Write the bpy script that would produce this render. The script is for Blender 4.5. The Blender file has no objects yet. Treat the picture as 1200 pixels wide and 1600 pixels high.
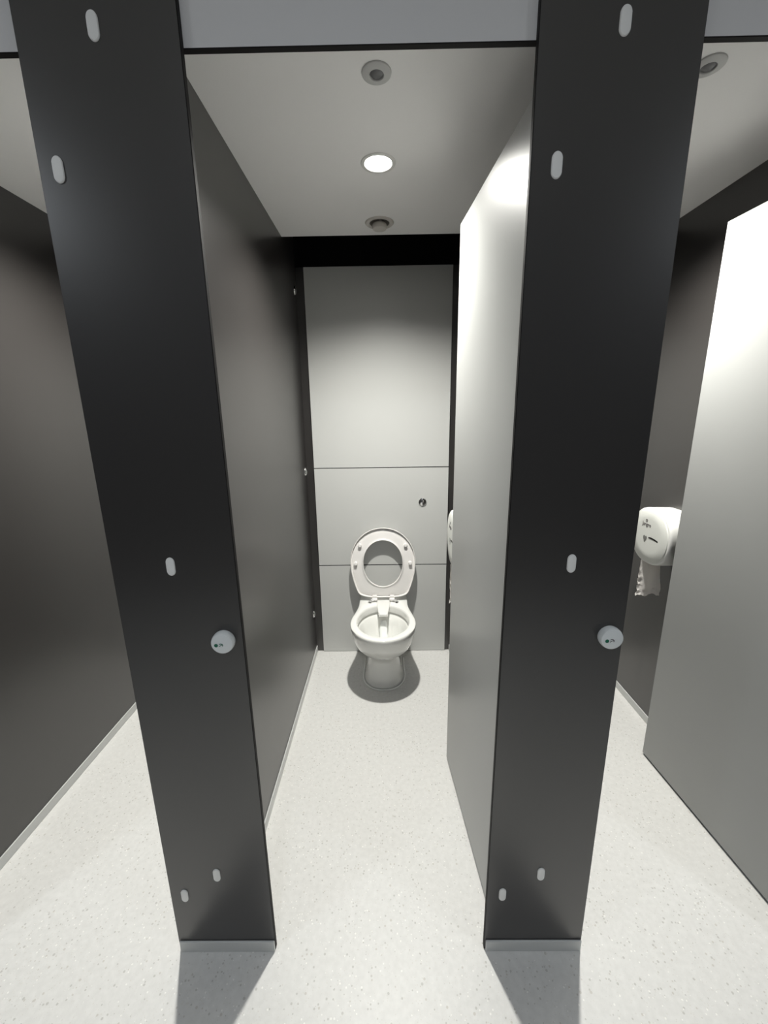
import bpy, bmesh, math, random
from math import sin, cos, pi, radians, sqrt
from mathutils import Vector, Matrix
random.seed(4)
scn = bpy.context.scene
COL = scn.collection

# ------------------------------------------------------------------ materials
def new_mat(name):
    m = bpy.data.materials.new(name); m.use_nodes = True
    nt = m.node_tree
    return m, nt, nt.nodes['Principled BSDF']

def plain(name, col, rough=.5, metal=0, spec=.5, bump=0, bscale=400, coat=0):
    m, nt, b = new_mat(name)
    b.inputs['Base Color'].default_value = (*col, 1)
    b.inputs['Roughness'].default_value = rough
    b.inputs['Metallic'].default_value = metal
    b.inputs['Specular IOR Level'].default_value = spec
    b.inputs['Coat Weight'].default_value = coat
    b.inputs['Coat Roughness'].default_value = .05
    if bump:
        tc = nt.nodes.new('ShaderNodeTexCoord'); n = nt.nodes.new('ShaderNodeTexNoise')
        n.inputs['Scale'].default_value = bscale; n.inputs['Detail'].default_value = 2
        bp = nt.nodes.new('ShaderNodeBump'); bp.inputs['Strength'].default_value = bump
        bp.inputs['Distance'].default_value = .0004
        nt.links.new(tc.outputs['Object'], n.inputs['Vector'])
        nt.links.new(n.outputs['Fac'], bp.inputs['Height'])
        nt.links.new(bp.outputs['Normal'], b.inputs['Normal'])
    return m

def emit(name, col, s):
    m, nt, b = new_mat(name)
    b.inputs['Base Color'].default_value = (.8, .8, .8, 1)
    b.inputs['Emission Color'].default_value = (*col, 1)
    b.inputs['Emission Strength'].default_value = s
    return m

DARK = plain('dark_laminate', (.030, .0275, .0265), .32, 0, 1.0, .10, 900)
CORE = plain('laminate_core', (.010, .009, .009), .6, spec=.15)
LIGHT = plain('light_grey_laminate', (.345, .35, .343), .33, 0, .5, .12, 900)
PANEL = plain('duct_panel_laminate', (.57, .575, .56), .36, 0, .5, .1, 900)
FASC = plain('fascia_laminate', (.68, .675, .675), .5, 0, .4, .3, 900)
CEIL = plain('ceiling_board', (.93, .92, .91), .75, 0, .3, .3, 300)
ROOMW = plain('room_wall_paint', (.13, .13, .135), .7)
CERAM = plain('white_ceramic', (.80, .80, .77), .12, 0, .5, coat=.5)
PLAST = plain('white_seat_plastic', (.82, .80, .78), .3)
WPLAST = plain('white_abs_plastic', (.78, .78, .75), .35)
FACEP = plain('dispenser_cover_plastic', (.72, .73, .69), .4)
CAPM = plain('grey_nylon', (.86, .86, .84), .55)
INDM = plain('indicator_plastic', (.80, .83, .83), .25)
GREEN = plain('green_mark', (.0, .13, .07), .4)
INK = plain('grey_ink', (.12, .11, .11), .6)
BLACK = plain('black_void', (.006, .006, .006), .8, spec=.1)
CHROME = plain('chrome', (.82, .82, .82), .08, 1)
SKIRT = plain('skirting_metal', (.60, .61, .60), .4, 0)
SEAL = plain('white_sealant', (.95, .95, .92), .25)
PAPER = plain('tissue_paper', (.86, .83, .80), .9, bump=.6, bscale=120)
SMOKE = plain('grey_window', (.16, .16, .15), .3)
SENS = plain('sensor_plastic', (.55, .55, .54), .5)
SENSD = plain('sensor_lens', (.16, .16, .165), .35)
VENT = plain('vent_enamel', (.60, .57, .53), .5)
LENS = emit('lamp_lens', (1, .98, .93), 14)
ROOML = emit('room_light_diffuser', (.93, .96, 1), 4)
m, nt, b = new_mat('toilet_water')
b.inputs['Base Color'].default_value = (.75, .78, .73, 1); b.inputs['Roughness'].default_value = .12
b.inputs['Transmission Weight'].default_value = .8; b.inputs['IOR'].default_value = 1.33
tc = nt.nodes.new('ShaderNodeTexCoord'); n = nt.nodes.new('ShaderNodeTexNoise'); n.inputs['Scale'].default_value = 45
bp = nt.nodes.new('ShaderNodeBump'); bp.inputs['Strength'].default_value = .6; bp.inputs['Distance'].default_value = .004
nt.links.new(tc.outputs['Object'], n.inputs['Vector']); nt.links.new(n.outputs['Fac'], bp.inputs['Height']); nt.links.new(bp.outputs['Normal'], b.inputs['Normal'])
WATER = m
TRICK = plain('trickling_water', (.92, .94, .92), .06, 0, .8)

def floor_mat():
    m, nt, b = new_mat('speckled_vinyl')
    N, L = nt.nodes, nt.links
    tc = N.new('ShaderNodeTexCoord')
    def layer(scale, rad, thr, seed):
        mp = N.new('ShaderNodeMapping'); mp.inputs['Location'].default_value = (seed, seed*1.7, 0)
        L.new(tc.outputs['Object'], mp.inputs['Vector'])
        v = N.new('ShaderNodeTexVoronoi'); v.inputs['Scale'].default_value = scale
        L.new(mp.outputs['Vector'], v.inputs['Vector'])
        sp = N.new('ShaderNodeSeparateColor'); L.new(v.outputs['Color'], sp.inputs['Color'])
        # speck radius varies with the cell
        mr = N.new('ShaderNodeMath'); mr.operation = 'MULTIPLY'; mr.inputs[1].default_value = rad
        L.new(sp.outputs['Green'], mr.inputs[0])
        lt = N.new('ShaderNodeMath'); lt.operation = 'LESS_THAN'
        L.new(v.outputs['Distance'], lt.inputs[0]); L.new(mr.outputs[0], lt.inputs[1])
        nz = N.new('ShaderNodeTexNoise'); nz.inputs['Scale'].default_value = 5; nz.inputs['Detail'].default_value = 1
        L.new(mp.outputs['Vector'], nz.inputs['Vector'])
        ad = N.new('ShaderNodeMath'); ad.operation = 'ADD'
        L.new(sp.outputs['Red'], ad.inputs[0]); L.new(nz.outputs['Fac'], ad.inputs[1])
        gt = N.new('ShaderNodeMath'); gt.operation = 'GREATER_THAN'; gt.inputs[1].default_value = thr
        L.new(ad.outputs[0], gt.inputs[0])
        mu = N.new('ShaderNodeMath'); mu.operation = 'MULTIPLY'
        L.new(lt.outputs[0], mu.inputs[0]); L.new(gt.outputs[0], mu.inputs[1])
        return mu.outputs[0]
    base = (.60, .595, .575)
    nz = N.new('ShaderNodeTexNoise'); nz.inputs['Scale'].default_value = 60; nz.inputs['Detail'].default_value = 4
    L.new(tc.outputs['Object'], nz.inputs['Vector'])
    cr = N.new('ShaderNodeValToRGB')
    cr.color_ramp.elements[0].position = .3; cr.color_ramp.elements[0].color = (.665, .66, .64, 1)
    cr.color_ramp.elements[1].position = .7; cr.color_ramp.elements[1].color = (.725, .72, .70, 1)
    L.new(nz.outputs['Fac'], cr.inputs['Fac'])
    prev = cr.outputs['Color']
    for scale, rad, thr, seed, col in ((110, .36, 1.18, 1.3, (.42, .41, .38)), (75, .26, 1.2, 4.1, (.50, .47, .42)),
                                       (120, .30, 1.22, 7.9, (.95, .94, .9)), (200, .35, 1.12, 2.2, (.62, .60, .56))):
        mx = N.new('ShaderNodeMix'); mx.data_type = 'RGBA'
        f = layer(scale, rad, thr, seed)
        s = N.new('ShaderNodeMath'); s.operation = 'MULTIPLY'; s.inputs[1].default_value = .6
        L.new(f, s.inputs[0]); L.new(s.outputs[0], mx.inputs['Factor'])
        L.new(prev, mx.inputs['A']); mx.inputs['B'].default_value = (*col, 1)
        prev = mx.outputs['Result']
    L.new(prev, b.inputs['Base Color'])
    b.inputs['Roughness'].default_value = .42
    b.inputs['Specular IOR Level'].default_value = .35
    bp = N.new('ShaderNodeBump'); bp.inputs['Strength'].default_value = .15; bp.inputs['Distance'].default_value = .0006
    L.new(nz.outputs['Fac'], bp.inputs['Height']); L.new(bp.outputs['Normal'], b.inputs['Normal'])
    return m
FLOOR = floor_mat()

# ------------------------------------------------------------------ helpers
def obj(name, bm, mats, parent=None, smooth=False, ang=35):
    me = bpy.data.meshes.new(name)
    bmesh.ops.recalc_face_normals(bm, faces=bm.faces)
    bm.to_mesh(me); bm.free()
    if not isinstance(mats, (list, tuple)): mats = [mats]
    for mt in mats: me.materials.append(mt)
    if smooth:
        me.polygons.foreach_set('use_smooth', [True]*len(me.polygons))
        me.set_sharp_from_angle(angle=radians(ang))
    o = bpy.data.objects.new(name, me); COL.objects.link(o)
    if parent:
        o.parent = parent
        o.matrix_parent_inverse = Matrix.Translation(-Vector(parent['_loc'])) if '_loc' in parent else Matrix()
    return o

def thing(name, label, cat, loc=(0, 0, 0), group=None):
    o = bpy.data.objects.new(name, None); COL.objects.link(o)
    o.empty_display_size = .1
    o.location = loc; o['_loc'] = loc
    o['label'] = label; o['category'] = cat
    if group: o['group'] = group
    return o

def tag(o, label, cat, group=None):
    o['label'] = label; o['category'] = cat
    if group: o['group'] = group
    return o

def struct(o):
    o['kind'] = 'structure'; return o

def box(bm, x0, x1, y0, y1, z0, z1, bev=0, seg=2):
    r = bmesh.ops.create_cube(bm, size=1)
    vs = r['verts']
    bmesh.ops.scale(bm, vec=(x1-x0, y1-y0, z1-z0), verts=vs)
    bmesh.ops.translate(bm, vec=((x0+x1)/2, (y0+y1)/2, (z0+z1)/2), verts=vs)
    if bev:
        es = list({e for v in vs for e in v.link_edges})
        bmesh.ops.bevel(bm, geom=es, offset=bev, segments=seg, affect='EDGES', profile=.5)
    return bm

def nbox(*a, **k):
    return box(bmesh.new(), *a, **k)

def lathe(bm, prof, seg=40, mat=None):
    """prof: (r, h) pairs about +Z; mat transforms the result."""
    rings = []
    for r, h in prof:
        if r < 1e-6: rings.append([bm.verts.new((0, 0, h))])
        else: rings.append([bm.verts.new((r*cos(2*pi*i/seg), r*sin(2*pi*i/seg), h)) for i in range(seg)])
    for a, c in zip(rings, rings[1:]):
        if len(a) == 1 and len(c) == 1: continue
        for i in range(seg):
            j = (i+1) % seg
            if len(a) == 1: bm.faces.new((a[0], c[i], c[j]))
            elif len(c) == 1: bm.faces.new((a[i], a[j], c[0]))
            else: bm.faces.new((a[i], a[j], c[j], c[i]))
    vs = [v for r in rings for v in r]
    if mat is not None: bmesh.ops.transform(bm, matrix=mat, verts=vs)
    return bm

def loft(bm, rings, cap0=False, cap1=False, mats=None):
    R = [[bm.verts.new(p) for p in r] for r in rings]
    n = len(R[0])
    for k, (a, c) in enumerate(zip(R, R[1:])):
        for i in range(n):
            j = (i+1) % n
            f = bm.faces.new((a[i], a[j], c[j], c[i]))
            if mats: f.material_index = mats[k]
    if cap0: bm.faces.new(R[0][::-1])
    if cap1: bm.faces.new(R[-1])
    return R

def holed_sheet(x0, x1, y0, y1, z0, z1, holes):
    """horizontal board with round holes right through it"""
    bm = bmesh.new()
    top = []
    es = []
    pts = [(x0, y0), (x1, y0), (x1, y1), (x0, y1)]
    loops = [pts] + [[(hx+hr*cos(2*pi*i/40), hy+hr*sin(2*pi*i/40)) for i in range(40)] for hx, hy, hr in holes]
    for z in (z0, z1):
        ee = []
        for lp in loops:
            vs = [bm.verts.new((p[0], p[1], z)) for p in lp]
            top.append(vs)
            ee += [bm.edges.new((vs[i], vs[(i+1) % len(vs)])) for i in range(len(vs))]
        bmesh.ops.triangle_fill(bm, use_beauty=True, use_dissolve=False, edges=ee)
    k = len(loops)
    for a, c in zip(top[:k], top[k:]):
        for i in range(len(a)):
            j = (i+1) % len(a)
            bm.faces.new((a[i], a[j], c[j], c[i]))
    return bm

def laminate_box(x0, x1, y0, y1, z0, z1, axis):
    """board: faces in the laminate (slot 0), cut edges in the dark core (slot 1)"""
    bm = nbox(x0, x1, y0, y1, z0, z1, bev=.0012, seg=1)
    bm.normal_update()
    for f in bm.faces:
        f.material_index = 0 if abs(f.normal[axis]) > .9 else 1
    return bm

# ------------------------------------------------------------------ key dimensions
PX = [-1.3665, -.493, .3835, 1.2570]          # partition centre planes
TH = .006                                      # half thickness of a partition
CEILZ = 2.296
PIL = [(-1.50, -1.228), (-.630, -.353), (.2457, .5215), (1.121, 1.44)]
YP = .013                                      # pilaster thickness
DB, DT = .010, 2.099

# ------------------------------------------------------------------ setting
struct(obj('floor', nbox(-2.6, 2.6, -2.3, 1.56, -.05, 0), FLOOR))
struct(obj('wall_back', nbox(-2.6, 2.6, 1.531, 1.60, 0, 2.75), DARK))
bm = bmesh.new(); box(bm, -2.6, 2.6, -2.4, -2.3, 0, 2.75)
struct(obj('wall_front', bm, ROOMW))
struct(obj('wall_left', nbox(-2.7, -2.6, -2.4, 1.6, 0, 2.75), ROOMW))
struct(obj('wall_right', nbox(2.6, 2.7, -2.4, 1.6, 0, 2.75), ROOMW))
rc = struct(obj('ceiling', nbox(-2.6, 2.6, -2.3, 1.531, 2.70, 2.75), CEIL))
obj('slot_shade', nbox(-2.6, 2.6, 1.262, 1.5275, 2.66, 2.699), BLACK, rc)  # added black boards: the unlit dark of the ceiling slot, put in as colour
obj('slot_back_shade', nbox(-2.6, 2.6, 1.5280, 1.5308, 2.2535, 2.659), BLACK, rc)
obj('slot_side_shade', nbox(-2.6, 2.6, 1.256, 1.262, CEILZ+.013, 2.699), BLACK, rc)
struct(obj('wall_flank', nbox(-2.599, -1.44, .0, .03, 0, 2.70), DARK))
struct(obj('wall_flank', nbox(1.442, 2.599, .0, .03, 0, 2.70), DARK))

# cubicle ceilings, one board per cubicle with holes for what is let into it
LIGHTX = [-.9065, -.032, .8430]
SENX = [-.9045, -.029, .762]
names_c = ['left', 'middle', 'right']
for k in range(3):
    x0, x1 = PX[k]+TH+.0005, PX[k+1]-TH-.0005
    lx = LIGHTX[k]; sx = SENX[k]
    vx = lx-.003
    bm = holed_sheet(x0, x1, .0262, 1.262, CEILZ, CEILZ+.012, [(lx, .713, .048), (vx, 1.139, .0425)])
    c = obj('ceiling', bm, CEIL); struct(c)

# ------------------------------------------------------------------ partitions
plab = ['dark grey partition along the far left cubicle, left edge of the view',
        'dark grey partition on the left side of the middle cubicle, lit by the downlight',
        'dark partition mostly hidden behind the open middle door, holding a roll dispenser',
        'dark partition at far right with the full white roll dispenser on it']
for k, x in enumerate(PX):
    p = thing('cubicle_partition', plab[k], 'partition', (x, .76, 0))
    obj('partition_board', laminate_box(x-TH, x+TH, YP+.0005, 1.5305, .004, 2.69, 0), [DARK, CORE], p)
    for s in (-1, 1):
        if (k == 0 and s < 0) or (k == 3 and s > 0): continue
        xa = x+s*(TH+.0003)
        xb = xa+s*.006
        obj('skirting_strip', nbox(min(xa, xb), max(xa, xb), .03, 1.53, .0005, .0385, bev=.001, seg=1), SKIRT, p)
    if k == 1:
        for z in (2.132, 1.181, .284):       # chrome domed fixings near the back wall
            bm = lathe(bmesh.new(), [(0, .011), (.006, .0105), (.011, .008), (.0145, .004), (.0155, 0)], 28,
                       Matrix.Translation((x+TH+.0004, 1.488, z)) @ Matrix.Rotation(pi/2, 4, 'Y') @ Matrix.Scale(1.5, 4, (1, 0, 0)))
            c = obj('fixing_cap', bm, CHROME, p, True); c['label'] = 'small domed chrome fixing'

# ------------------------------------------------------------------ pilasters
def stadium(bm, cx, cz, w, h, y, d):
    """long oval cap lying on the plane y, standing d towards the viewer"""
    n = 32; rings = []
    r = w/2; L = h/2-r*1.25
    def ring(s, dy):
        out = []
        for i in range(n):
            a = 2*pi*i/n
            px = r*s*cos(a); pz = (r*1.25*s)*sin(a)
            pz += (L if sin(a) > 0 else -L) if abs(sin(a)) > 1e-6 else 0
            out.append((cx+px, y-dy, cz+pz))
        return out
    rings = [ring(1, 0), ring(1, d*.45), ring(.9, d*.85), ring(.7, d)]
    loft(bm, rings, True, True)

def indicator(p, cx, cz, flip):
    y0 = -.0003
    M = Matrix.Translation((cx, y0, cz)) @ Matrix.Rotation(pi/2, 4, 'X')
    d = obj('lock_indicator', lathe(bmesh.new(), [(0, 0), (.0255, 0), (.0262, .003), (.0262, .011), (.0245, .0165), (.0205, .0185), (0, .0185)], 48, M), INDM, p, True)
    d['label'] = 'round white occupancy indicator with a green dot'
    yf = y0-.0186
    MM = lambda x, z: Matrix.Translation((cx+x, yf, cz+z)) @ Matrix.Rotation(pi/2, 4, 'X')
    g = obj('green_dot', lathe(bmesh.new(), [(0, 0), (.0043, 0), (.0043, .0005), (0, .0005)], 24, MM(-.0125, -.003)), GREEN, d)
    # little half-round key mark beside the dot
    bm = bmesh.new()
    pts = []
    for i in range(13):
        a = radians(-35+i*15)
        pts.append((.0052*cos(a), .0047*sin(a)))
    for i in range(12):
        (ax, az), (bx, bz) = pts[i], pts[i+1]
        for q in ((ax, az, bx, bz),):
            v = [bm.verts.new((cx-.0015+q[0]*s, yy, cz-.0028+q[1]*s)) for yy in (yf, yf-.0005) for s in (1, .72)]
            w = [bm.verts.new((cx-.0015+q[2]*s, yy, cz-.0028+q[3]*s)) for yy in (yf, yf-.0005) for s in (1, .72)]
            for f in ((v[0], v[1], w[1], w[0]), (v[2], v[3], w[3], w[2]), (v[0], v[2], w[2], w[0]), (v[1], v[3], w[3], w[1])):
                bm.faces.new(f)
    R = box(bmesh.new(), -.0052, .0052, -.0005, 0, -.0006, .0006)
    bmesh.ops.transform(R, matrix=Matrix.Translation((cx-.0015, yf, cz-.0028)) @ Matrix.Rotation(radians(-30), 4, 'Y'), verts=R.verts)
    me = bpy.data.meshes.new('t'); R.to_mesh(me); R.free(); bm.from_mesh(me)
    bpy.data.meshes.remove(me)
    obj('indicator_mark', bm, INK if flip else GREEN, d)

lab = ['dark grey pilaster beyond the left edge of the view, closing the left cubicle front',
       'tall dark grey pilaster left of the middle cubicle doorway, with oval caps and lock indicator',
       'tall dark grey pilaster right of the middle cubicle doorway, beside the open light door',
       'dark grey pilaster beyond the right edge of the view, carrying the far right door']
caps = {1: [(-.4955, 2.134), (-.5945, 1.931), (-.4965, 1.178), (-.4930, .284), (-.5900, .210)],
        2: [(.3870, 2.125), (.2912, 1.923), (.3870, 1.175), (.3880, .283), (.2880, .210)]}
for k, (a, c) in enumerate(PIL):
    p = thing('cubicle_pilaster', lab[k], 'pilaster', ((a+c)/2, .006, 0))
    obj('pilaster_board', laminate_box(a, c, 0, YP, .001, 2.695, 1), [DARK, CORE], p)
    obj('skirting_strip', nbox(a+.004, c-.001, -.0055, -.0003, .0005, .0385, bev=.0012, seg=1), SKIRT, p)
    for cx, cz in caps.get(k, ()):
        bm = bmesh.new(); stadium(bm, cx, cz, .0195, .0425, -.0002, .0035)
        o = obj('screw_cap', bm, CAPM, p, True); o['label'] = 'light grey oval screw cap'
    if k == 1: indicator(p, -.3965, .996, 0)
    if k == 2: indicator(p, .4885, .998, 1)

# fascia boards over the doorways, behind the pilasters
flab = ['light grey fascia board above the left cubicle doorway',
        'light grey fascia board spanning above the middle cubicle doorway',
        'light grey fascia board above the right cubicle doorway']
for k in range(3):
    a = PX[k]+.0005; c = PX[k+1]-.0005
    o = obj('fascia_board', laminate_box(a, c, YP+.0002 if False else .0132, .0258, 2.1105, 2.694, 1), [FASC, CORE])
    tag(o, flab[k], 'fascia panel')

# ------------------------------------------------------------------ doors (stand open into the cubicles)
def door(hx, hy, ex, ey, label):
    d = Vector((ex-hx, ey-hy, 0)); L = d.length; ang = math.atan2(d.y, d.x)
    t = thing('cubicle_door', label, 'door', (hx, hy, 0))
    bm = laminate_box(0, L, -.012, 0, DB, DT, 1)
    M = Matrix.Translation((hx, hy, 0)) @ Matrix.Rotation(ang, 4, 'Z')
    bmesh.ops.transform(bm, matrix=M, verts=bm.verts)
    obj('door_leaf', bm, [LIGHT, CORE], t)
    for z in (.16, 1.93):      # rise-and-fall hinge behind the pilaster
        bm = lathe(bmesh.new(), [(0, 0), (.007, 0), (.008, .002), (.008, .075), (.007, .078), (0, .078)], 20,
                   Matrix.Translation((hx+.0165, hy+.0035, z)))
        o = obj('hinge', bm, CHROME, t, True)
    return t
# local y+ of the leaf is its visible (left-facing) side: line given is that face
door(.2865, .0195, .2345, .669, 'open light grey door inside the middle cubicle, hinged on the right pilaster')
door(1.1560, .0195, 1.1150, .686, 'open light grey door at the far right edge, in front of the right partition')
door(-.5885, .0195, -.6400, .669, 'light grey door hidden behind the left pilaster, belonging to left cubicle')

# ------------------------------------------------------------------ duct panels on the back walls
zs = [(.001, .594), (.5965, 1.195), (1.1975, 2.2525)]
dl = [['lowest grey back wall panel inside the left cubicle, hidden by the left pilaster',
       'middle grey back wall panel inside the left cubicle, hidden by the left pilaster',
       'upper grey back wall panel inside the left cubicle, hidden by the left pilaster'],
      ['lowest light grey panel behind the toilet bowl, down to the floor',
       'middle light grey panel behind the toilet seat, with the chrome flush button',
       'tall upper light grey panel on the back wall of the middle cubicle'],
      ['lowest grey back wall panel inside the right cubicle, hidden by the right pilaster',
       'middle grey back wall panel inside the right cubicle, hidden by the right pilaster',
       'upper grey back wall panel inside the right cubicle, hidden by the right pilaster']]
for k in range(3):
    off = PX[k]-PX[1]
    pl, pr = -.4425+off, .3440+off
    for (z0, z1), l in zip(zs, dl[k]):
        t = thing('duct_panel', l, 'wall panel', ((pl+pr)/2, 1.527, z0))
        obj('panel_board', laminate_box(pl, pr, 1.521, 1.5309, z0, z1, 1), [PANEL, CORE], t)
        if z0 > .5 and z0 < 1:
            M = Matrix.Translation((.193+off, 1.5208, .989)) @ Matrix.Rotation(pi/2, 4, 'X')
            b_ = obj('flush_button', lathe(bmesh.new(), [(0, 0), (.0245, 0), (.0245, .003), (.0225, .0055), (.0205, .0055), (.0205, .003), (.0195, .003), (.0195, .0062), (.0175, .0075), (0, .0085)], 44, M), CHROME, t, True)
            b_['label'] = 'round chrome flush button'
            obj('button_split', nbox(.1922+off, .1938+off, 1.5105, 1.5125, .971, 1.007), INK, b_)

# ------------------------------------------------------------------ ceiling fittings
lname = ['recessed downlight in the ceiling of the left cubicle', 'lit round downlight in the middle cubicle ceiling, between sensor and air vent',
         'recessed downlight in the ceiling of the right cubicle']
for k in range(3):
    lx = LIGHTX[k]
    t = thing('ceiling_downlight', lname[k], 'ceiling light', (lx, .713, CEILZ))
    T = Matrix.Translation((lx, .713, CEILZ))
    prof = [(.0455, .0118), (.0420, .0110), (.0430, .0005), (.0455, -.003), (.052, -.0035), (.056, -.0025), (.0575, -.0004)]
    obj('trim_ring', lathe(bmesh.new(), prof, 48, T), WPLAST, t, True)
    obj('lens', lathe(bmesh.new(), [(0, .004), (.028, .0042), (.0415, .006), (.0415, .010), (0, .010)], 48, T), LENS, t, True)
    sp = bpy.data.lights.new('downlight_lamp', 'SPOT')
    sp.energy = 158; sp.color = (1, .985, .925); sp.shadow_soft_size = .032
    sp.spot_size = radians(144); sp.spot_blend = 1
    so = bpy.data.objects.new('downlight_lamp', sp); COL.objects.link(so)
    so.location = (lx, .713, CEILZ-.006)

slab = {1: 'round grey ceiling sensor at the front of the middle cubicle ceiling',
        2: 'round grey ceiling sensor in the right cubicle, half hidden by the pilaster'}
for k in (1, 2):
    sx = SENX[k]
    t = thing('ceiling_sensor', slab[k], 'sensor', (sx, .35, CEILZ))
    T = Matrix.Translation((sx, .35, CEILZ))
    obj('sensor_housing', lathe(bmesh.new(), [(.0165, -.0004), (.0170, -.005), (.0185, -.0062), (.031, -.0052), (.0352, -.003), (.036, -.0004)], 48, T), SENS, t, True)
    obj('sensor_eye', lathe(bmesh.new(), [(0, -.0085), (.006, -.0078), (.012, -.0055), (.0168, -.0012)], 36, T), SENSD, t, True)

for k, l in ((1, 'round extract air valve at the back of the middle cubicle ceiling'),):
    vx = LIGHTX[k]-.003
    t = thing('air_valve', l, 'vent', (vx, 1.139, CEILZ))
    T = Matrix.Translation((vx, 1.139, CEILZ))
    obj('valve_frame', lathe(bmesh.new(), [(.041, .045), (.041, .004), (.0425, -.003), (.049, -.006), (.058, -.0045), (.062, -.0005)], 48, T), VENT, t, True)
    obj('valve_disc', lathe(bmesh.new(), [(0, .030), (.006, .030), (.008, .002), (.020, -.001), (.029, -.006), (.031, -.012), (.031, -.021), (.029, -.0245), (.020, -.027), (0, -.028)], 44, T), VENT, t, True)
    obj('valve_throat', lathe(bmesh.new(), [(.0405, .04), (0, .04)], 44, T), BLACK, t)
# the openings of the two side ceilings get the same valve
for k, l in ((0, 'round extract air valve at the back of the left cubicle ceiling'), (2, 'round extract air valve at the back of the right cubicle ceiling')):
    vx = LIGHTX[k]-.003
    t = thing('air_valve', l, 'vent', (vx, 1.139, CEILZ))
    T = Matrix.Translation((vx, 1.139, CEILZ))
    obj('valve_frame', lathe(bmesh.new(), [(.041, .045), (.041, .004), (.0425, -.003), (.049, -.006), (.058, -.0045), (.062, -.0005)], 48, T), VENT, t, True)
    obj('valve_disc', lathe(bmesh.new(), [(0, .030), (.006, .030), (.008, .002), (.020, -.001), (.029, -.006), (.031, -.012), (.031, -.021), (.029, -.0245), (.020, -.027), (0, -.028)], 44, T), VENT, t, True)
    obj('valve_throat', lathe(bmesh.new(), [(.0405, .04), (0, .04)], 44, T), BLACK, t)

# ------------------------------------------------------------------ toilet
TX = -.047
toilet = thing('toilet', 'white back-to-wall toilet with its seat raised against the light grey panels', 'toilet', (TX, 1.25, 0))
YW = 1.5205
NF, NS, NB = 40, 14, 10
def pan_ring(z, yf, w, yc, wb, ys, yb=YW, e=2.0):
    """outline of the pan at height z: rounded nose, sides easing in to a straight back"""
    half = []
    for i in range(NF//2+1):
        a = pi/2*i/(NF//2)
        half.append((w*(sin(a)**(2/e)), yc-(yc-yf)*(cos(a)**(2/e))))
    for i in range(1, NS+1):
        t = i/NS
        if t < .75:
            s = t/.75; y = yc+(ys-yc)*s; sm = s*s*(3-2*s); x = w+(wb-w)*sm
        else:
            s = (t-.75)/.25; y = ys+(yb-ys)*s; x = wb
        half.append((x, y))
    for i in range(1, NB//2+1):
        t = i/(NB//2); half.append((wb*(1-t), yb))
    left = [(-x, y) for x, y in half[1:-1]][::-1]
    return [(TX+x, y, z) for x, y in half+left]
def oval_from(outer, cx, cy, a, bf, bb, z):
    out = []
    for x, y, _ in outer:
        th = math.atan2((y-cy), (x-cx))
        b_ = bb if sin(th) > 0 else bf
        r = 1/sqrt((cos(th)/a)**2+(sin(th)/b_)**2)
        out.append((cx+r*cos(th), cy+r*sin(th), z))
    return out
O = [(0, 1.138, .113, 1.27, .110, 1.35, 2.2), (.012, 1.136, .114, 1.27, .111, 1.35, 2.2), (.02, 1.142, .108, 1.27, .106, 1.35, 2.2),
     (.07, 1.152, .100, 1.27, .098, 1.35, 2.2), (.12, 1.158, .093, 1.27, .094, 1.35, 2.2), (.165, 1.160, .090, 1.265, .094, 1.36, 2.2),
     (.182, 1.150, .095, 1.255, .098, 1.36, 2.1), (.20, 1.118, .112, 1.24, .106, 1.38, 2.05), (.225, 1.078, .131, 1.22, .114, 1.40, 2), (.255, 1.045, .148, 1.20, .122, 1.40, 2),
     (.29, 1.018, .160, 1.185, .130, 1.40, 2), (.325, .999, .168, 1.175, .136, 1.395, 2), (.355, .986, .173, 1.17, .140, 1.39, 2), (.375, .977, .1765, 1.168, .1435, 1.39, 2), (.390, .974, .178, 1.167, .145, 1.39, 2),
     (.397, .9765, .1765, 1.167, .1435, 1.388, 2), (.400, .983, .170, 1.167, .139, 1.385, 2)]
rings = [pan_ring(*o[:6], e=o[6]) for o in O]
# last ring pulled just inside, its back kept at the wall
base = rings[-1]
icx, icy = TX, 1.190
rings += [oval_from(base, icx, icy, .150, .180, .186, .400),
          oval_from(base, icx, icy, .1445, .175, .181, .397),
          oval_from(base, icx, icy, .1415, .172, .178, .388),
          oval_from(base, icx, icy, .1405, .170, .176, .366),
          oval_from(base, icx, icy, .1405, .170, .176, .361),
          oval_from(base, icx, icy, .149, .178, .188, .358),
          oval_from(base, icx, icy, .150, .179, .189, .348),
          oval_from(base, icx, icy, .140, .169, .180, .340),
          oval_from(base, icx, icy, .133, .160, .166, .330),
          oval_from(base, icx, icy+.002, .124, .147, .150, .300),
          oval_from(base, icx, icy+.005, .112, .130, .128, .262),
          oval_from(base, icx, icy+.010, .096, .108, .104, .228),
          oval_from(base, icx, icy+.018, .074, .082, .078, .198),
          oval_from(base, icx, icy+.024, .050, .056, .052, .178),
          oval_from(base, icx, icy+.028, .022, .026, .024, .168)]
bm = bmesh.new(); loft(bm, rings, True, True)
pan = obj('pan', bm, CERAM, toilet, True, 50)
# water
wr = oval_from(base, icx, icy+.018, .075, .083, .079, .199)
bm = bmesh.new(); vs = [bm.verts.new(p) for p in wr]; bm.faces.new(vs)
bmesh.ops.poke(bm, faces=bm.faces)
wo = obj('water', bm, WATER, toilet, True)
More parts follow.
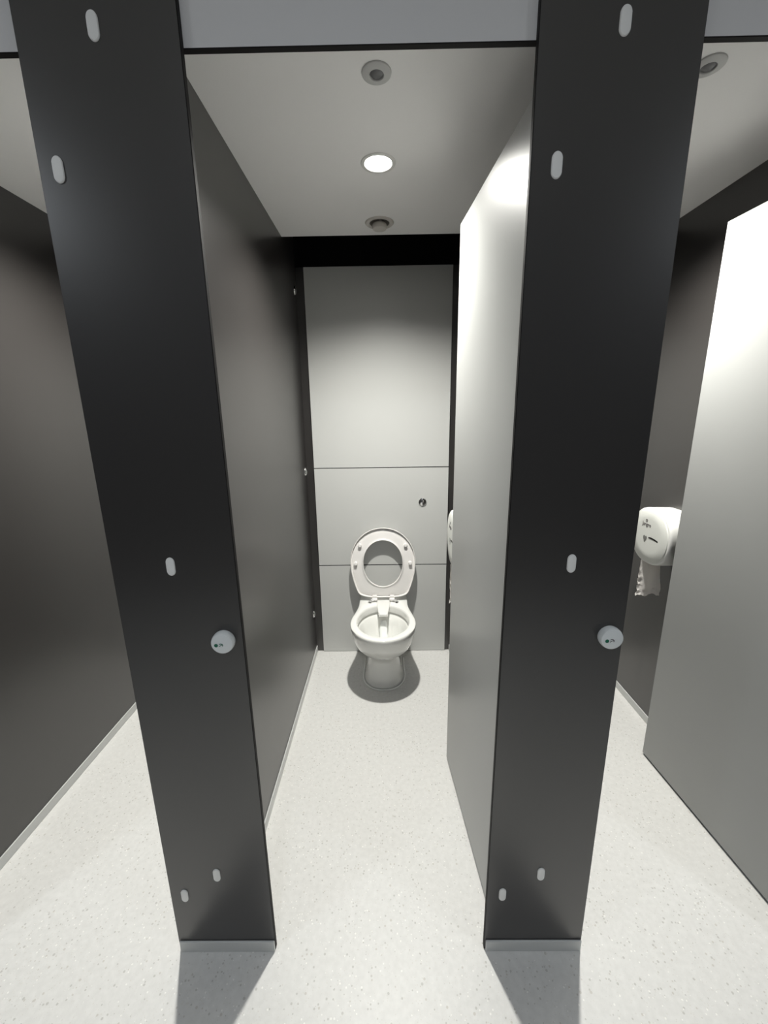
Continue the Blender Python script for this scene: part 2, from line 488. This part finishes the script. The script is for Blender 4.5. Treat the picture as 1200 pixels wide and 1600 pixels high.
# flush outlet: tapered tongue over the back of the bowl
bm = bmesh.new()
sec = [(1.432, .0405, .4035, .395), (1.385, .0400, .4035, .372), (1.355, .0370, .4025, .350), (1.30, .0300, .4000, .362), (1.268, .0245, .3965, .376), (1.262, .0215, .394, .382)]
R = []
for y, w, zt, zb in sec:
    wb_ = w*.86
    R.append([(TX-w, y, zt-.003), (TX-w+.004, y, zt), (TX+w-.004, y, zt), (TX+w, y, zt-.003), (TX+wb_, y-.001, zb), (TX-wb_, y-.001, zb)])
loft(bm, R, True, True)
obj('flush_outlet', bm, CERAM, toilet, True, 25)
# trickle of water running down the bowl below the outlet
bm = bmesh.new(); rnd = random.Random(8); rr = []
P0 = [(1.300, .338), (1.290, .315), (1.282, .290), (1.272, .265), (1.262, .240), (1.250, .218), (1.235, .205), (1.215, .2015), (1.19, .2005)]
for i, (y, z) in enumerate(P0):
    w = (.014, .020, .024, .020, .026, .021, .027, .021, .005)[i]
    h = (.004, .006, .007, .005, .008, .006, .007, .005, .002)[i]
    r = []
    for j in range(14):
        a = 2*pi*j/14; k = 1+.18*rnd.uniform(-1, 1)
        r.append((TX+w*k*cos(a), y-h*k*sin(a)*(1 if i < 6 else .3), z+h*k*sin(a)*(.4 if i < 6 else 1)))
    rr.append(r)
loft(bm, rr, True, True)
o = obj('water_trickle', bm, TRICK, toilet, True, 80)
# sealant line round the foot
bm = bmesh.new()
half = [p for p in pan_ring(.002, 1.128, .1215, 1.27, .118, 1.35, yb=1.47, e=2.2)]
path = half[:NF//2+NS]
pts = [Vector(p) for p in ([(2*TX-p[0], p[1], p[2]) for p in path[1:]][::-1]+path)]
rr = []
for i, p in enumerate(pts):
    d = (pts[min(i+1, len(pts)-1)]-pts[max(i-1, 0)]).normalized(); nrm = Vector((d.y, -d.x, 0))
    rr.append([tuple(p+nrm*.0048*cos(a)+Vector((0, 0, max(.0005-.002, .0060*sin(a)))))for a in [2*pi*j/8 for j in range(8)]])
loft(bm, rr, True, True)
obj('sealant_bead', bm, SEAL, toilet, True)

# raised seat: ring lying in a plane that leans back a little
SB = Vector((TX, 1.4200, .418)); top_y = 1.474
lean = math.atan2(top_y-SB.y, .845-SB.z)
UP = Vector((0, sin(lean), cos(lean))); OUT = Vector((0, cos(lean), -sin(lean)))   # OUT points to the wall
def seat_pt(x, v, n): return tuple(SB+Vector((x, 0, 0))+UP*v+OUT*n)
NSEAT = 96
def outer_xy(th):
    # th measured from +x; egg-shaped outline with a flat narrow hinge end
    c, s = cos(th), sin(th)
    cv = .222
    if s >= 0:
        e = 2.05
        r = (abs(c/.195)**e+abs(s/.208)**e)**(-1/e)
        return r*c, cv+r*s
    # lower part: walk down the side polyline
    tab = [(0.0, .195), (.06, .190), (.11, .1785), (.15, .166), (.185, .152), (.200, .138), (.2085, .112), (.214, .085), (.2155, .06), (.2155, 0)]
    dirv = (c, s)
    best = None
    for (d0, w0), (d1, w1) in zip(tab, tab[1:]):
        # segment (w,-d) ; solve ray
        x0, y0, x1, y1 = w0, -d0, w1, -d1
        cc = abs(c)
        den = cc*(y1-y0)-s*(x1-x0)
        if abs(den) < 1e-9: continue
        u = (s*x0-cc*y0)/den
        if -1e-6 <= u <= 1+1e-6:
            xx = x0+(x1-x0)*u; yy = y0+(y1-y0)*u
            best = (xx if c >= 0 else -xx, cv+yy)
            break
    return best if best else (0, cv-.2155)
def inner_xy(th):
    c, s = cos(th), sin(th)
    e = 2.05
    a = .117; b_ = .141
    r = (abs(c/a)**e+abs(s/b_)**e)**(-1/e)
    return r*c, .2135+r*s
prof = [(0, .012), (0, .002), (.015, -.001), (.045, -.001), (.06, .002), (.075, .016), (.12, .0165), (.135, .0125), (.16, .0115), (.50, .0095), (.80, .006), (.92, .0045), (.95, .001), (.975, 0), (1.0, .002), (1.01, .012), (.97, .020), (.80, .0255), (.45, .0285), (.12, .0245), (.03, .020)]
rings = []
for s, n in prof:
    r = []
    for i in range(NSEAT):
        th = 2*pi*(i+.5)/NSEAT
        ox, oy = outer_xy(th); ix_, iy = inner_xy(th)
        # recess lip of even width
        dd = sqrt((ox-ix_)**2+(oy-iy)**2)
        k = s if s > .12 else s*.075/max(dd, .03)
        r.append(seat_pt(ox+(ix_-ox)*k, oy+(iy-oy)*k, n))
    rings.append(r)
rings.append(rings[0])
bm = bmesh.new(); R = loft(bm, rings)
bmesh.ops.remove_doubles(bm, verts=bm.verts, dist=1e-6)
seat = obj('seat', bm, PLAST, toilet, True, 60)
seat['label'] = 'white plastic toilet seat ring, raised, underside showing'
def frame(x, v, n):
    M = Matrix((( 1, 0, 0), (0, 0, 0), (0, 0, 0))).to_4x4()
    X = Vector((1, 0, 0)); Z = -OUT; Y = Z.cross(X)
    M = Matrix((X, Y, Z)).transposed().to_4x4()
    return Matrix.Translation(seat_pt(x, v, n)) @ M
for bx, bv in ((-.136, .325), (.136, .325), (-.163, .216), (.163, .216)):
    bm = lathe(bmesh.new(), [(.0105, 0), (.0105, .017), (.0092, .0200), (.004, .021), (0, .021)], 24, frame(bx, bv, .0118))
    o = obj('buffer', bm, PLAST, seat, True)
# hinge lugs and bar under the seat
for s in (-1, 1):
    bm = bmesh.new()
    lathe(bm, [(0, -.016), (.008, -.016), (.009, -.014), (.009, .014), (.008, .016), (0, .016)], 24,
          Matrix.Translation((TX+s*.052, 1.4135, .4150)) @ Matrix.Rotation(pi/2, 4, 'Y'))
    bxv = box(bmesh.new(), TX+s*.052-.013, TX+s*.052+.013, 1.412, 1.432, .412, .438, bev=.003)
    me = bpy.data.meshes.new('t'); bxv.to_mesh(me); bxv.free(); bm.from_mesh(me); bpy.data.meshes.remove(me)
    obj('hinge_lug', bm, PLAST, seat, True)
    bm = lathe(bmesh.new(), [(0, .4005), (.0125, .4005), (.0125, .403), (.0085, .4055), (.0065, .412), (.0078, .417), (.006, .421), (0, .422)], 28,
               Matrix.Translation((TX+s*.080, 1.402, 0)))
    lathe(bm, [(0, -.012), (.0045, -.012), (.0045, .012), (0, .012)], 20, Matrix.Translation((TX+s*.070, 1.406, .4145)) @ Matrix.Rotation(pi/2, 4, 'Y'))
    o = obj('hinge_post', bm, CHROME, toilet, True); o['label'] = 'chrome seat hinge post'

# ------------------------------------------------------------------ roll dispensers
DY, DZ = .893, .957
def lerp(a, b, t): return a+(b-a)*t
def dispenser(wx, cy, cz, label):
    t = thing('roll_dispenser', label, 'toilet roll dispenser', (wx, cy, cz-.125))
    n = 64
    def prof(s, x, e, wy=.133, wz=.126):
        out = []
        for i in range(n):
            a = 2*pi*i/n
            cc, ss = cos(a), sin(a)
            r = (abs(cc)**e+abs(ss)**e)**(-1/e)
            out.append((x, cy+s*wy*r*cc, cz+s*wz*r*ss))
        return out
    bm = bmesh.new()
    loft(bm, [prof(1.0, wx-.0004, 2.9, .130, .121), prof(1.0, wx-.03, 2.8, .131, .122), prof(1.0, wx-.07, 2.55, .132, .124), prof(1.0, wx-.095, 2.35), prof(.995, wx-.101, 2.3), prof(.98, wx-.105, 2.25), prof(.955, wx-.1065, 2.25)], True, True)
    obj('dispenser_body', bm, WPLAST, t, True, 45)
    xf = wx-.1066
    bm = bmesh.new()
    loft(bm, [prof(.925, xf, 2.2), prof(.92, xf-.0025, 2.2), prof(.905, xf-.004, 2.2), prof(.6, xf-.0055, 2.1), prof(.2, xf-.006, 2), prof(.02, xf-.006, 2)], True, True)
    fc = obj('front_cover', bm, FACEP, t, True, 45)
    fx = xf-.0064
    # heart shaped level window
    bm = bmesh.new(); pts = []
    for i in range(40):
        a = 2*pi*i/40
        hx = sin(a)**3; hz = (13*cos(a)-5*cos(2*a)-2*cos(3*a)-cos(4*a))/16
        pts.append((hx, hz))
    wy, wz = .911+(cy-DY), cz-.015
    loft(bm, [[(fx+.002, wy+.0125*p[0], wz+.017*p[1]) for p in pts], [(fx-.0006, wy+.0125*p[0], wz+.017*p[1]) for p in pts]], True, True)
    w_ = obj('key_window', bm, SMOKE, fc); w_['label'] = 'grey heart-shaped window'
    # wavy slot
    bm = bmesh.new(); rr = []
    for i in range(25):
        q = i/24
        y = (cy-DY)+.889-.112*q; z = cz-.005-.004*q*q*(3-2*q)+.0018*sin(q*2*pi)
        h = .0034*sqrt(max(.08, 1-(2*q-1)**8))
        sag = .003*((y-cy)/.1)**2
        rr.append([(fx+.003+sag, y, z-h), (fx-.0006+sag, y, z-h), (fx-.0006+sag, y, z+h), (fx+.003+sag, y, z+h)])
    loft(bm, rr, True, True)
    s_ = obj('viewing_slot', bm, CORE, fc); s_['label'] = 'black wavy viewing slot'
    # maker's mark: a small ring and the word under it
    bm = lathe(bmesh.new(), [(.0035, 0), (.0065, 0), (.0065, .0008), (.0035, .0008), (.0035, 0)], 24,
               Matrix.Translation((fx+.0006, .914+(cy-DY), cz+.066)) @ Matrix.Rotation(-pi/2, 4, 'Y'))
    obj('emblem', bm, INK, fc)
    tx = bpy.data.curves.new('lettering', 'FONT'); tx.body = 'Jangro'; tx.size = .024; tx.align_x = 'CENTER'; tx.extrude = .0004
    to = bpy.data.objects.new('tmp', tx); COL.objects.link(to)
    bpy.context.view_layer.update()
    dg = bpy.context.evaluated_depsgraph_get()
    me = bpy.data.meshes.new_from_object(to.evaluated_get(dg))
    bpy.data.objects.remove(to)
    bm = bmesh.new(); bm.from_mesh(me); bpy.data.meshes.remove(me)
    # text plane faces -x, reads towards -y
    M = Matrix(((0, 0, -1, fx), (-1, 0, 0, .911+(cy-DY)), (0, 1, 0, cz+.042), (0, 0, 0, 1)))
    bmesh.ops.transform(bm, matrix=M, verts=bm.verts)
    obj('lettering', bm, INK, fc)
    return t
dispenser(PX[3]-TH, DY, DZ, 'white round-fronted roll dispenser on the far right partition, fully in view')
dispenser(PX[2]-TH, DY, DZ-.002, 'white roll dispenser peeking out behind the open middle door')
# paper hanging out
def paper(wx, cy, ztop, zbot, label):
    bm = bmesh.new(); rnd = random.Random(3)
    nx, nz = 16, 22; G = []
    for j in range(nz+1):
        row = []
        q = j/nz
        for i in range(nx+1):
            p = i/nx
            x = wx-.112+.088*p+.003*sin(q*9+1)*(q)
            z = lerp(ztop, zbot+.012*sin(p*11)*.5+.006*rnd.random()+.018*p, q)
            fold = max(0, 1-p/.25)
            y = cy+.052-.030*p*q+.004*sin(p*9+q*3)*q + fold*q*.006*sin(q*35)+ (.006*rnd.random() if (q > .86 or (p < .15 and q > .5)) else 0)
            row.append(bm.verts.new((x, y, z)))
        G.append(row)
    for j in range(nz):
        for i in range(nx):
            bm.faces.new((G[j][i], G[j][i+1], G[j+1][i+1], G[j+1][i]))
    bmesh.ops.solidify(bm, geom=bm.faces[:], thickness=.0006)
    o = obj('toilet_paper', bm, PAPER, None, True, 40)
    tag(o, label, 'toilet paper')
paper(PX[3]-TH, .866, .838, .655, 'crumpled end of toilet paper hanging from the far right dispenser')
paper(PX[2]-TH, .835, .838, .640, 'sliver of toilet paper below the dispenser behind the middle door')

# ------------------------------------------------------------------ lights out in the washroom
for i, (x, y, e) in enumerate(((-2.1, -1.35, 11), (2.1, -1.35, 11), (-.15, -1.6, 9))):
    ld = bpy.data.lights.new('washroom_lamp', 'AREA'); ld.shape = 'DISK'; ld.size = .26
    ld.energy = e; ld.color = (.88, .94, 1)
    lo = bpy.data.objects.new('washroom_lamp', ld); COL.objects.link(lo); lo.location = (x, y, 2.68)
    obj('light_diffuser', lathe(bmesh.new(), [(0, 2.685), (.12, 2.685), (.135, 2.69), (.135, 2.699)], 40, Matrix.Translation((x, y, 0))), ROOML, rc, True)

w = bpy.data.worlds.new('world'); scn.world = w; w.use_nodes = True
w.node_tree.nodes['Background'].inputs['Color'].default_value = (.5, .52, .55, 1)
w.node_tree.nodes['Background'].inputs['Strength'].default_value = .02

# ------------------------------------------------------------------ camera
pt, yw, rl, fpx = -.2363, -.0091, -.0143, 636.4175
fwd = Vector((sin(yw)*cos(pt), cos(yw)*cos(pt), sin(pt)))
right = Vector((cos(yw), -sin(yw), 0)); up = right.cross(fwd)
r2 = right*cos(rl)+up*sin(rl); u2 = -right*sin(rl)+up*cos(rl)
cd = bpy.data.cameras.new('camera'); cam = bpy.data.objects.new('camera', cd); COL.objects.link(cam)
M = Matrix((r2, u2, -fwd)).transposed().to_4x4(); M.translation = (-.0152, -.846, 1.5)
cam.matrix_world = M
cd.sensor_fit = 'VERTICAL'; cd.sensor_height = 24; cd.sensor_width = 18; cd.lens = fpx/1600*24
cd.clip_start = .01; cd.clip_end = 50
scn.camera = cam

for o in list(bpy.data.objects):
    if '_loc' in o: del o['_loc']
scn.view_settings.view_transform = 'Standard'; scn.view_settings.look = 'None'
scn.view_settings.gamma = 1; scn.view_settings.exposure = .13
scn.view_settings.use_curve_mapping = False
